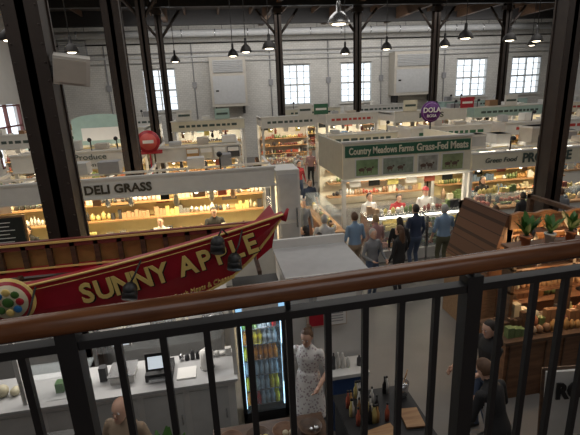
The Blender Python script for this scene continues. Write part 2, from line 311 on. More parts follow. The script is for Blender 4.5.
for k,(x,y,z,m_) in enumerate([(-1.6,21.9,3.4,white),(.2,21.9,3.4,teal),(4.2,21.4,3.4,white),(5.0,21.4,3.4,green),(9.2,20.4,3.4,cream),(12.2,20.4,3.4,redpaint),(14.6,20.4,3.4,white),(18,20.9,3.4,green),(20,20.9,3.4,white),(-5,19.1,3.4,redpaint)]):
    b.box(x,x+.7,y-.05,y,z,z+.5,m_); b.box(x+.08,x+.62,y-.06,y-.05,z+.2,z+.3,lt if m_ in(white,cream,teal) else paper)
b.done()
stall(7.3,10.6,15.5,17.8,2.6,3.0,white,None,green,.3,seed=41,light=70,prnt=green)
stall(11.2,16,15.5,17.8,2.6,3.0,white,None,rd,.3,seed=42,light=70,prnt=rd)
stall(4.2,6.9,15.8,17.6,2.55,2.9,cream,None,lt,.26,seed=43,light=70,prnt=lt)
b=B('round_hanging_sign'); c=(8.0,15.3,3.62); b.tube([c,(c[0],c[1]+.06,c[2])],.38,purple,28); b.tube([(c[0],c[1],c[2]),(c[0],c[1]-.02,c[2])],.33,M('lilac',(.35,.2,.45),.5),28); b.tube([(c[0],c[1]-.02,c[2]),(c[0],c[1]-.04,c[2])],.31,purple,28)
b.tube([(8.0,15.33,0),(8.0,15.33,3.4)],.03,darksteel); o=b.done(); txt('DOLA',(c[0],c[1]-.06,c[2]+.06),.25,paper,o,bold=.006); txt('ROSA',(c[0],c[1]-.06,c[2]-.15),.15,paper,o)
cm=B('butcher_stall'); X0,X1,Y0,Y1=3.3,6.95,11.0,13.6
cm.box(X0,X1,Y0-.08,Y0,2.25,3.2,cream); cm.box(X0,X0+.08,Y0,Y1,2.25,3.2,M('sign_return_olive',(.42,.42,.36),.5)); cm.box(X1-.08,X1,Y0,Y1,2.25,3.2,cream)
cm.box(X0+.05,X1-.05,Y0-.1,Y0-.08,2.84,3.14,M('sign_band_green',(.03,.13,.075),.5)); cm.box(X0-.04,X1+.04,Y0-.12,Y0+.02,3.2,3.26,white); cm.box(X0-.04,X1+.04,Y0-.12,Y0+.02,2.2,2.25,white)
cm.box(X0,X1,Y0+.5,Y0+.56,2.75,2.82,lightgrey)
for k in range(5): cm.box(X0+.3+k*.75,X0+.36+k*.75,Y0,Y1,2.7,2.78,white)
cb_=M('cow_brown',(.12,.07,.05),.7)
for k,(a,w,c) in enumerate([(.35,.6,M('photo_green',(.3,.45,.22),.6,noise=.4,scale=5)),(1.1,.85,M('photo_meadow',(.38,.45,.36),.6,noise=.4,scale=8)),(2.1,.55,M('photo_barn',(.5,.5,.44),.6,noise=.4,scale=7)),(2.8,.6,M('photo_field',(.4,.48,.25),.6,noise=.4,scale=5))]):
    cm.box(X0+a-.03,X0+a+w+.03,Y0-.1,Y0-.08,2.3,2.8,white); cm.box(X0+a,X0+a+w,Y0-.11,Y0-.1,2.34,2.76,c)
    for q in(.15,.5): cm.ball((X0+a+w*q+.06,Y0-.11,2.5),(.09,.01,.05),cb_,8); cm.ball((X0+a+w*q+.16,Y0-.11,2.55),(.03,.01,.03),cb_,6); cm.box(X0+a+w*q,X0+a+w*q+.02,Y0-.115,Y0-.11,2.4,2.5,cb_); cm.box(X0+a+w*q+.1,X0+a+w*q+.12,Y0-.115,Y0-.11,2.4,2.5,cb_)
cm.box(X0,X1,Y1-.06,Y1,0,2.6,cream)
for xx in(X0,X1-.1): cm.box(xx,xx+.1,Y0,Y0+.1,0,2.25,white)
for zz in(1.2,1.65,2.05): cm.box(X0+.2,X1-.2,Y1-.4,Y1-.06,zz,zz+.03,wood); goods(cm,X0+.25,X1-.25,Y1-.22,zz+.03,dg_+pal,.13,.25,int(zz*100))
for k in range(6): cm.box(X0+.3+k*.55,X0+.62+k*.55,11.3,11.32,1.95,2.15,[paper,chalk,tag,paper,pal[0],chalk][k])
cm.box(X0+.2,X1-.2,Y1-.7,Y1-.06,0,.9,steel); cm.box(X0+.4,X1-.4,12.2,12.28,2.65,2.7,tube)
for k in range(4): cm.lathe((X0+.6+k*.8,11.4,2.25),[(.1,0),(.05,.1),(.02,.16)],white,12); cm.ball((X0+.6+k*.8,11.4,2.24),.06,bulb,8); cm.tube([(X0+.6+k*.8,11.4,2.4),(X0+.6+k*.8,11.4,2.72)],.01,black,6)
o=cm.done(); area('butcher_light',(5.1,12.2,2.6),3,.3,120,(1,.86,.64)); area('butcher_light',(5.2,10.6,2.3),3.2,.1,30,(1,.88,.65))
txt('Country Meadows Farms',(4.35,10.89,2.99),.25,cream,o,bold=.005,width=1.8); txt('Grass-Fed Meats',(6.08,10.89,2.99),.27,cream,o,bold=.006,width=1.5)
def case(x0,x1,y0,y1,z=1.3,front=white,seed=0):
    b=B('meat_display_case')
    b.box(x0,x1,y0,y1,0,.45,front); b.box(x0,x1,y0-.01,y1,.1,.16,steel); b.box(x0,x1,y0+.3,y1,z,z+.04,steel)
    b.box(x0,x1,y0+.01,y0+.02,.45,z-.1,glass); b.box(x0,x1,y0+.02,y0+.3,z,z+.01,glass); b.box(x0,x0+.02,y0,y1,.45,z,steel); b.box(x1-.02,x1,y0,y1,.45,z,steel)
    b.box(x0,x1,y1-.03,y1,.45,z,white); b.box(x0+.05,x1-.05,y0+.3,y0+.34,z-.06,z-.02,tube)
    for zz,yy in((.5,y0+.2),(.6,y0+.42),(.9,y0+.4),(.98,y0+.62)):
        b.box(x0+.03,x1-.03,yy-.12,yy+.1,zz-.02,zz,steel); goods(b,x0+.05,x1-.05,yy,zz,meat,.13,.14,seed+int(zz*10),'lb')
    for k in range(int((x1-x0)/.2)): b.obox((x0+.15+k*.2,y0+.07,.68+.4*(k%2)),(.1,.01,.07),(-.2,0,0),tag)
    goods(b,x0+.1,x1-.1,(y0+y1)/2+.15,z+.04,dg_+pal,.13,.22,seed+4)
    b.done()
case(3.75,5.3,10.1,10.85,seed=1); case(5.35,6.9,10.1,10.85,seed=2)
b=B('glass_counter')
b.box(2.75,3.22,10.6,13.4,0,.9,M('brown_panel',(.22,.1,.06),.5)); b.box(2.72,3.25,10.55,13.45,.9,.95,wood); b.box(2.78,2.8,10.6,13.4,.95,1.4,glass); b.box(2.78,3.2,10.6,13.4,1.38,1.4,glass); goods(b,10.7,13.3,3.0,.95,meat+dg_,.15,.2,99,dx=0); b.done()
pr=stall(7.2,12.2,11.3,13.6,2.2,2.62,cream,None,seed=50,light=110,back=yellowall)
txt('Green Food',(8.1,11.22,2.42),.2,lt,pr,width=1.0,shear=.2); txt('PRODUCE',(9.6,11.22,2.42),.38,lt,pr,bold=.01,width=1.6)
b=B('roof_storage_crates')
for k,(x,y,w,h) in enumerate([(7.6,12.3,.7,.35),(8.8,12.5,.5,.3),(9.8,12.2,.9,.5),(11,12.4,.6,.3)]): b.box(x,x+w,y,y+.6,2.7,2.7+h,[lightgrey,white,beige,grey][k]); b.box(x-.02,x+w+.02,y-.02,y+.62,2.64+h,2.7+h,white); b.box(x-.1,x+w+.1,y+.1,y+.2,2.6,2.7,white); b.box(x-.1,x+w+.1,y+.4,y+.5,2.6,2.7,white)
b.done()
def cafe_table(x,y,r=.38,m=white):
    b=B('cafe_table'); b.lathe((x,y,.72),[(r,0),(r,.03)],m,20); b.tube([(x,y,.02),(x,y,.72)],.03,black); b.lathe((x,y,0),[(.25,0),(.25,.02),(.05,.05)],black,16)
    b.lathe((x,y,.75),[(.06,0),(.08,.08)],pal[7],10); b.done()
for x,y in[(2.9,15.5),(2.9,16.8),(2.2,18),(3.3,18.6)]: cafe_table(x,y)
b=B('bakery_counter'); b.box(1.7,2.4,13.0,15,0,.95,white); b.box(1.66,2.44,12.96,15.04,.95,1.0,steel); b.box(1.72,2.38,13.0,13.03,1.0,1.4,glass); goods(b,13.1,14.9,2.05,1.0,meat+dg_,.2,.3,123,dx=0); b.done()
# ---------------------------------------------------------------- boat-sign stall
sm=empty('boat_shaped_sign')
def lerp(pts,x):
    for (a,b_),(c,d) in zip(pts,pts[1:]):
        if x<=c: t=(x-a)/(c-a); return b_+(d-b_)*t
    return pts[-1][1]
bot=[(-2.62,1.98),(-1.8,1.98),(-.93,2.06),(-.4,2.2),(.05,2.4),(.35,2.65),(.58,2.92),(.74,3.14)]
zt=lambda x:3.02+.225*x+.022*x*x
b=B('hull',sm); xs=[-2.62+3.36*k/40 for k in range(41)]
vs=[];fs=[]
for x in xs:
    zb=min(lerp(bot,x),zt(x)-.02); yb=4.9
    vs+=[(x,yb,zt(x)),(x,yb+.02,(zt(x)+zb)/2),(x,yb+.1,zb),(x,yb+.22,zb),(x,yb+.12,zt(x))]
n=5
for i in range(len(xs)-1):
    for j in range(n): fs.append((i*n+j,i*n+(j+1)%n,(i+1)*n+(j+1)%n,(i+1)*n+j))
fs.append((0,1,2,3,4)); e=(len(xs)-1)*n; fs.append((e,e+1,e+2,e+3,e+4)); b.add(vs,fs,redpaint,False)
b.tube([(x,4.89,zt(x)) for x in xs],.014,gold,6); b.tube([(x,4.99,min(lerp(bot,x),zt(x)-.02)) for x in xs],.018,gold,6)
b.tube([(x,4.885,zt(x)-.06) for x in xs[:-2]],.005,gold,5)
b.tube([(.74,4.9,3.12),(.80,4.9,3.26)],[.04,.015],redpaint)
b.done()
b=B('far_gunwale',sm); b.box(-2.9,.5,5.68,5.74,2.80,2.9,M('brown_red',(.22,.05,.04),.5)); b.box(-2.9,.5,5.66,5.68,2.86,2.885,gold); b.box(-2.9,.5,5.68,5.74,2.45,2.55,redpaint); b.box(-2.9,.5,5.66,5.68,2.53,2.55,gold)
for k in range(12): b.box(-2.8+k*.29,-2.74+k*.29,5.68,5.74,2.5,2.85,darkwood)
b.box(-2.85,.45,5.75,5.77,2.52,2.82,M('amber_panel',(.5,.3,.1),.4,noise=.3))
b.prism([(.4,2.6),(.4,2.85),(.68,3.12),(.6,2.75)],5.02,5.7,redpaint)
for xx in(-2.6,-1,.4): b.box(xx,xx+.05,4.98,5.7,2.42,2.47,darkwood)
b.box(-2.9,.5,5.74,6.2,2.36,2.40,darkwood)
b.done()
b=B('valance_frame',sm); b.box(-2.62,.05,5.05,5.1,1.95,2.02,white)
for xx in(-2.6,.0): b.box(xx,xx+.05,5.05,5.1,1.0,2.02,white)
b.done()
word='SUNNY APPLE'; s0,s1=-1.66,.42; wd={'S':.9,'U':1.0,'N':1.05,'A':1.05,'Y':1,' ':.5,'P':.95,'L':.85,'E':.85}
tot=sum(wd[c] for c in word); x=s0
for c in word:
    w=(s1-s0)*wd[c]/tot; cx=x+w/2; x+=w
    if c==' ': continue
    zc=2.46+.14*(cx+1.62)+.034*(cx+1.62)**2
    for dy,mm,off in((4.872,gold,0),(4.884,black,.014)):
        txt(c,(cx+off,dy,zc-off),.33,mm,sm,rot=(math.pi/2,-math.atan(.14+.068*(cx+1.62)),0),bold=.009,ext=.006,sx=.92)
txt('Farm Fresh Meats & Cheeses',(-.35,4.89,2.36),.085,gold,sm,rot=(math.pi/2,-.27,0),width=.95,shear=.3,ext=.012)
b=B('round_emblem',sm); c=(-2.36,4.84,2.5)
for r_,m_,d in((.27,gold,0),(.24,redpaint,.01),(.2,M('emblem_cream',(.8,.72,.5),.5),.02)): b.tube([(c[0],c[1]-d,c[2]),(c[0],c[1]-d-.02,c[2])],r_,m_,28)
for k in range(8):
    a=k*math.pi/4; b.ball((c[0]+.12*math.cos(a),c[1]-.05,c[2]+.12*math.sin(a)),(.045,.012,.045),[redpaint,leaf,gold,blue][k%4],8)
b.ball((c[0],c[1]-.05,c[2]),(.06,.015,.06),leaf,10); b.done()
for x,z in((-1.05,2.56),(.12,2.78),(-.05,3.0),(-2.2,2.25)):
    b=B('spotlight',sm)
    b.ball((x,4.66,z),(.08,.095,.08),black,14); b.tube([(x,4.66,z-.02),(x-.01,4.60,z-.09)],[.08,.085],black,14); b.tube([(x,4.66,z+.05),(x+.06,4.72,z+.14),(x+.12,4.86,zt(x+.12)-.02)],.011,black,6); b.done()
b=B('service_counter'); b.box(-3.6,.0,5.0,5.62,0,.96,white); b.box(-3.65,.04,4.95,5.68,.96,1.0,lightgrey)
for k in range(6): b.box(-3.5+k*.58,-3.0+k*.58,4.985,5.0,.12,.88,M('panel_offwhite',(.58,.58,.56),.5)); b.box(-3.05+k*.58,-3.03+k*.58,4.97,4.985,.4,.55,steel)
b.box(-2.6,-1.8,5.05,5.07,1.0,1.32,glass); b.box(-2.6,-1.8,5.05,5.4,1.31,1.33,glass)
goods(b,-2.55,-1.85,5.25,1.0,[pal[4],leaf,pal[7],pal[2]],.14,.14,5); goods(b,-3.4,-2.7,5.3,1.0,dg_,.16,.25,15); goods(b,-.75,-.05,5.55,1.0,[pal[7],pal[4],steel,pal[10]],.09,.16,25)
b.box(-.75,-.5,5.1,5.35,1.0,1.02,paper); b.box(-1.75,-1.66,5.3,5.4,1.0,1.2,pal[10])
b.done()
b=B('cash_register'); b.box(-1.15,-.8,5.15,5.5,1.0,1.1,black); b.obox((-.97,5.2,1.26),(.32,.025,.23),(-.25,0,0),black); b.obox((-.97,5.184,1.26),(.25,.01,.16),(-.25,0,0),screen); b.tube([(-.97,5.27,1.08),(-.97,5.22,1.25)],.02,black); b.box(-1.1,-.85,5.1,5.15,1.02,1.06,steel); b.done()
b=B('deli_scale'); b.box(-1.6,-1.3,5.2,5.5,1.0,1.1,white); b.box(-1.62,-1.28,5.18,5.52,1.12,1.13,steel); b.tube([(-1.45,5.48,1.1),(-1.45,5.48,1.45)],.02,steel); b.box(-1.58,-1.32,5.44,5.5,1.4,1.55,white); b.box(-1.55,-1.35,5.43,5.44,1.43,1.52,screen); b.done()
b=B('paper_towel_dispenser'); b.lathe((-.35,5.3,1.0),[(.09,0),(.09,.25),(.02,.26),(.02,.3)],paper,14); b.lathe((-.35,5.3,1.0),[(.1,0),(.1,.01)],steel,14); b.done()
sb=B('stall_back_wall'); sb.box(-3.8,.0,7.0,7.08,0,2.3,white); sb.box(-3.7,-.1,6.4,7.0,0,.9,steel); sb.box(-3.7,-.1,6.38,7.0,.9,.93,steel)
for k in range(5): sb.box(-3.2+k*.62,-2.95+k*.62,6.98,7.0,1.35+.1*(k%2),1.7+.1*(k%2),paper)
sb.box(-3.6,-.2,6.7,7.0,1.95,1.98,wood); goods(sb,-3.5,-.3,6.7,.93,[pal[7],pal[4],pal[10],steel],.2,.3,31); goods(sb,-3.5,-.3,6.5,.93,[pal[7],pal[5],pal[10],steel,pal[2]],.14,.2,32); sb.done()
area('stall_light',(-1.6,5.9,2.3),2.6,.3,38,(1,.95,.88))
b=B('glass_partition'); b.box(-2.0,-.1,6.0,6.01,1.0,1.75,glass); b.box(-2.0,-1.96,5.98,6.03,0,1.78,steel); b.box(-.14,-.1,5.98,6.03,0,1.78,steel); b.box(-2.0,-.1,5.98,6.03,1.74,1.78,steel); b.box(-1.85,-1.6,5.98,5.99,1.2,1.55,paper); b.box(-1.4,-1.15,5.98,5.99,1.25,1.6,paper); b.box(-.6,-.4,5.98,5.99,1.2,1.5,paper)
for k in range(5): b.box(-1.82,-1.65,5.975,5.98,1.25+k*.055,1.26+k*.055,black)
b.done()
b=B('glass_door_refrigerator'); x0,x1,y0,y1=.09,.74,5.2,5.9
b.box(x0,x1,y1-.05,y1,.05,2.0,black); b.box(x0,x0+.04,y0+.05,y1,.05,2.0,black); b.box(x1-.04,x1,y0+.05,y1,.05,2.0,black); b.box(x0,x1,y0+.05,y1,.0,.2,black); b.box(x0,x1,y0,y1,1.98,2.02,black)
b.box(x0,x1,y0,y0+.05,1.78,1.98,M('fridge_header',(.35,.65,.95),.4,emit=.9)); b.box(x0+.08,x1-.08,y0-.005,y0,1.83,1.93,paper)
for a,c in((x0,x0+.05),(x1-.05,x1)): b.box(a,c,y0,y0+.05,.15,1.78,black)
b.box(x0,x1,y0,y0+.05,.15,.22,black); b.box(x0,x1,y0,y0+.05,1.72,1.78,black); b.box(x0+.05,x1-.05,y0+.02,y0+.03,.22,1.72,glass); b.box(x1-.07,x1-.055,y0-.04,y0-.02,.7,1.3,steel)
b.box(x0+.04,x0+.06,y0+.06,y0+.09,.25,1.7,coolglow); b.box(x1-.06,x1-.04,y0+.06,y0+.09,.25,1.7,coolglow); b.box(x0+.05,x1-.05,y1-.1,y1-.05,.2,1.9,M('fridge_liner',(.35,.5,.62),.5,emit=.1))
for k in range(6):
    z=.27+k*.245; b.box(x0+.05,x1-.05,y0+.08,y1-.1,z,z+.012,steel)
    xx=x0+.1; m_=drinks[(0,1,4,1,0,2)[k]]
    while xx<x1-.09:
        if R.random()<.3: m_=R.choice(drinks)
        for yy in(y0+.12,y0+.24): b.lathe((xx,yy,z+.012),[(.031,0),(.033,.12),(.014,.16),(.014,.19)],m_,10)
        xx+=.068
b.done(); point('cooler_lamp',(.41,5.24,1.68),7,(.9,.95,1),.04)
b=B('prep_room'); b.box(.8,1.86,5.3,5.36,0,2.15,white); b.box(.8,.86,5.36,6.3,0,2.15,white); b.box(1.8,1.86,5.36,6.3,0,2.15,white)
b.box(.78,1.95,5.25,6.45,2.15,2.2,lightgrey); b.box(.78,1.95,6.42,6.48,2.2,2.34,white); b.box(.78,1.95,5.22,5.25,2.1,2.22,white); b.box(1.1,1.15,5.28,5.3,0,2.1,lightgrey); b.done()
b=B('hanging_menu_board'); b.box(1.05,1.62,5.24,5.28,1.42,1.72,M('kraft_poster',(.62,.52,.42),.7)); b.box(1.32,1.6,5.22,5.24,1.45,1.68,paper); b.box(1.08,1.28,5.22,5.24,1.46,1.68,redpaint); 
for k in range(4): b.box(1.36,1.56,5.215,5.22,1.5+k*.04,1.51+k*.04,grey)
b.box(1.2,1.75,5.22,5.26,1.83,1.98,paper); b.done()
b=B('condiment_stand'); b.box(1.3,1.78,4.85,5.2,0,.85,M('navy_cabinet',(.05,.1,.25),.4)); b.box(1.27,1.81,4.82,5.22,.85,.9,white); goods(b,1.32,1.76,5.0,.9,[pal[7],pal[10],pal[2],pal[0]],.09,.25,77,'j'); b.box(1.34,1.74,4.84,4.85,.2,.5,white); b.done()
b=B('condiment_table'); b.box(1.2,2.15,3.6,4.5,.84,.88,black); b.box(1.22,2.13,3.62,4.48,.3,.84,M('black_cloth',(.02,.02,.022),.9))
for xx in(1.25,2.05):
    for yy in(3.65,4.4): b.box(xx,xx+.05,yy,yy+.05,0,.84,black)
b.done()
b=B('bottles')
for k in range(22):
    x=1.28+R.random()*.6; y=3.95+(k%4)*.15; m_=R.choice([pal[0],pal[1],pal[5],black,pal[7],pal[2],pal[7]])
    b.lathe((x,y,.88),[(.026,0),(.028,.12),(.011,.17),(.011,.22)],m_,12); b.lathe((x,y,1.1),[(.014,0),(.014,.02)],black,8)
b.done()
b=B('cutting_boards'); b.obox((1.55,3.74,.9),(.35,.2,.02),(0,0,.2),wood); b.obox((1.98,3.9,.9),(.22,.3,.02),(0,0,-.1),wood); b.done()
b=B('steel_utensil_bucket'); b.lathe((2.03,4.3,.88),[(.07,0),(.09,.2)],steel,14)
for k in range(5): b.tube([(2.03,4.3,1.0),(2.03+.07*math.cos(k*1.3),4.3+.07*math.sin(k*1.3),1.25)],.007,wood,6)
b.done()
b=B('folding_table'); b.box(-.3,1.0,3.7,4.3,.8,.84,darkwood); b.box(-.3,1.0,3.7,3.74,.72,.8,darkwood)
for xx in(-.28,.94):
    for yy in(3.72,4.24): b.box(xx,xx+.04,yy,yy+.04,0,.8,steel)
b.done()
b=B('display_baskets')
for k in range(4): b.lathe((-.1+k*.3,4.0,.84),[(.1,0),(.14,.1),(.13,.1),(.09,.02)],darkwood if k%2 else midwood,14); goods(b,-.18+k*.3,.0+k*.3,4.0,.87,dg_,.07,.1,k,'l')
b.done()
def plant(x,y,z,h=.4,n=16,pot=terra,name='potted_plant',r=.1,seed=0,spread=.7):
    q=random.Random(seed); b=B(name); b.lathe((x,y,z),[(r*.7,0),(r,r*1.6),(r*1.08,r*1.6),(r*1.08,r*1.8),(r*.9,r*1.8)],pot,14); b.lathe((x,y,z+r*1.7),[(r*.9,0),(r*.5,.01)],soil,12)
    for k in range(n):
        a=q.random()*6.28; l=h*q.uniform(.6,1); sp=spread*q.uniform(.3,1); base=Vector((x,y,z+r*1.7)); w=l*.13; d=Vector((math.cos(a),math.sin(a),0)); s_=Vector((-d.y,d.x,0)); vs=[];fs=[]
        for i in range(6):
            t=i/5; c=base+d*(sp*l*t)+Vector((0,0,l*(t-.45*sp*t*t))); ww=w*math.sin(math.pi*min(.97,t*.85+.12)); vs+=[c-s_*ww,c+Vector((0,0,-ww*.3)),c+s_*ww]
        for i in range(5): fs+=[(i*3,i*3+1,i*3+4,i*3+3),(i*3+1,i*3+2,i*3+5,i*3+4)]
        b.add(vs,fs,leaf,True)
    return b.done()
b=B('side_table'); b.box(-.95,-.45,3.2,3.6,.84,.88,white)
for xx in(-.93,-.5):
    for yy in(3.22,3.54): b.box(xx,xx+.04,yy,yy+.04,0,.84,steel)
b.done(); plant(-.72,3.42,.88,.6,26,white,seed=3,r=.09)
b=B('dark_counter'); b.box(-3.2,-1.9,3.9,4.5,0,.9,darkwood); b.box(-3.25,-1.85,3.85,4.55,.9,.95,black); b.done()
b=B('waste_bin'); b.lathe((-2.9,4.2,.95),[(.1,0),(.12,.22),(.125,.22),(.125,.24)],pal[4],14); b.done()
# ---------------------------------------------------------------- right wooden stall
ws=B('wooden_market_stall'); shm=M('cedar_shingle',(.15,.068,.035),.7,kind='shingle',col2=(.09,.04,.022),scale=2.2)
ws.add([(4.82,6.35,2.4),(4.82,7.7,2.4),(4.5,7.7,1.3),(4.5,6.35,1.3),(4.89,6.35,2.4),(4.89,7.7,2.4),(4.57,7.7,1.25),(4.57,6.35,1.25)],[(0,1,2,3),(4,7,6,5),(0,4,5,1),(2,6,7,3),(0,3,7,4),(1,5,6,2)],shm)
for yy in(6.36,7.64): ws.prism([(4.52,1.28),(4.84,2.38),(4.86,1.28)],yy,yy+.05,midwood)
top=[(9.5,2.16),(4.85,2.16)]+[(4.85+k*.155,2.42+.03*math.sin(k*1.7)+.02*math.sin(k*.6)) for k in range(31)]
ws.prism(top,6.3,6.36,M('live_edge_board',(.36,.19,.085),.45,kind='wood',col2=(.18,.08,.035)))
r_=random.Random(5)
for k in range(9): ws.box(5.1+k*.48,5.1+k*.48+r_.uniform(.2,.36),6.28,6.3,2.22,2.34,darkwood)
ws.box(4.85,4.95,6.36,7.9,0,2.3,midwood)
for xx in(4.85,6.4,8.0,9.4): ws.box(xx,xx+.09,6.36,6.45,0,2.4,darkwood); ws.box(xx,xx+.09,7.8,7.9,0,2.3,darkwood); ws.box(xx,xx+.09,6.4,7.9,2.22,2.3,darkwood)
gp=[pal[5],pal[9],pal[5],pal[1],pal[10],pal[3],pal[2],pal[8],darkwood,pal[11],terra]
for zz in(.95,1.3,1.65,1.95):
    ws.box(4.95,9.4,6.5,6.85,zz,zz+.03,midwood); goods(ws,5.0,9.3,6.66,zz+.03,gp,.10,.24,int(zz*50))
ws.box(4.95,9.4,6.86,6.9,.0,2.1,M('warm_back_board',(.3,.15,.06),.6,kind='wood',col2=(.16,.07,.03)))
ws.box(4.5,4.85,6.5,7.7,0,1.28,M('tan_crate',(.34,.22,.13),.6,kind='wood',col2=(.22,.13,.07)))
ws.box(4.9,9,6.0,6.5,0,.9,midwood); goods(ws,5.0,8.9,6.2,.9,gp,.12,.25,515)
for k in range(5): ws.lathe((5.22+k*.8,6.2,2.0),[(.08,0),(.04,.1),(.02,.16)],black,12); ws.ball((5.22+k*.8,6.2,2.0),.045,bulb,8)
ws.done()
for k in range(4): point('stall_lamp',(5.25+k*1.0,6.12,1.9),24,(1,.6,.28))
b=B('wooden_counter'); b.box(3.9,7.5,4.9,5.5,0,.95,midwood); b.box(3.85,7.5,4.85,5.55,.95,1.0,darkwood)
for k in range(12): b.box(3.95+k*.3,3.97+k*.3,4.88,4.9,0,.95,darkwood)
for zz in(1.5,1.88): 
    b.box(4.2,7.3,5.3,5.55,zz,zz+.03,midwood); goods(b,4.25,7.25,5.42,zz+.03,[pal[5],pal[9],pal[4],leaf,pal[10],terra,darkwood],.11,.2,int(zz*77))
goods(b,3.95,7.2,5.0,1.0,gp,.12,.22,808); goods(b,4.0,7.2,5.16,1.0,gp,.1,.28,818); goods(b,4.3,7.2,5.36,1.0,gp,.13,.34,809)
for xx in(4.2,5.2,6.2,7.25): b.box(xx,xx+.05,5.3,5.55,1.0,2.2,darkwood)
b.box(4.15,7.35,5.28,5.57,2.2,2.24,midwood)
for k in range(12): b.lathe((4.35+k*.24,5.28,1.68),[(.03,0),(.05,.05),(.035,.16),(.008,.2)],gp[k%9],8)
b.done()
for x,hh,sd,pm in((4.45,.42,8,terra),(4.85,.35,21,white),(5.2,.45,9,terra),(5.75,.4,10,white),(6.3,.45,11,terra)): plant(x,5.42,2.24,hh,22,pm,seed=sd,r=.08)
for k in range(3): point('stall_lamp',(4.6+k*.9,5.05,1.8),8,(1,.62,.3))
sgn=empty('roast_sign'); b=B('sign_board',sgn)
b.obox((3.62,3.3,1.3),(.85,.04,.75),(-.1,0,-.12),white); b.obox((3.62,3.325,1.3),(.91,.02,.81),(-.1,0,-.12),darkwood)
b.obox((3.3,3.39,.48),(.05,.05,.96),(0,0,-.12),darkwood); b.obox((3.95,3.31,.48),(.05,.05,.96),(0,0,-.12),darkwood)
b.obox((3.3,3.39,.02),(.06,.4,.04),(0,0,-.12),darkwood); b.obox((3.95,3.31,.02),(.06,.4,.04),(0,0,-.12),darkwood); b.done()
txt('ROAST',(3.60,3.265,1.47),.24,black,sgn,rot=(math.pi/2-.1,0,-.12),bold=.012,width=.66)
# ---------------------------------------------------------------- people
skinA=M('skin_light',(.62,.38,.28),.5,noise=.05); skinB=M('skin_tan',(.45,.25,.17),.5,noise=.05); eyew=M('eye_white',(.8,.8,.8),.3); lipm=M('lip',(.45,.15,.13),.5)
hb=M('hair_dark',(.025,.016,.012),.6,noise=.3,scale=40); hg=M('hair_grey',(.45,.44,.42),.7,noise=.2,scale=40); hbr=M('hair_brown',(.12,.06,.03),.6,noise=.3,scale=40); hbl=M('hair_blond',(.42,.28,.13),.6,noise=.2,scale=40); shoe=M('shoe_black',(.02,.02,.02),.5)
def ik(a,t,l1,l2,pole):
    a=Vector(a);t=Vector(t);d=t-a;L=min(d.length,(l1+l2)*.999);dn=d.normalized();t=a+dn*L
    x=(l1*l1-l2*l2+L*L)/(2*L);h=math.sqrt(max(0,l1*l1-x*x));p=Vector(pole);p=(p-dn*p.dot(dn)).normalized()
    return a+dn*x+p*h,t
def capsule(bb,p,q,r0,r1,m):
    p=Vector(p);q=Vector(q);d=(q-p).normalized();pts=[];rr=[]
    for k in(-1,-.8,-.4): pts.append(p+d*r0*k);rr.append(r0*math.sqrt(max(.02,1-k*k)))
    pts.append(p);rr.append(r0);pts.append(q);rr.append(r1)
    for k in(.4,.8,1): pts.append(q+d*r1*k);rr.append(r1*math.sqrt(max(.02,1-k*k)))
    bb.tube(pts,rr,m,12)
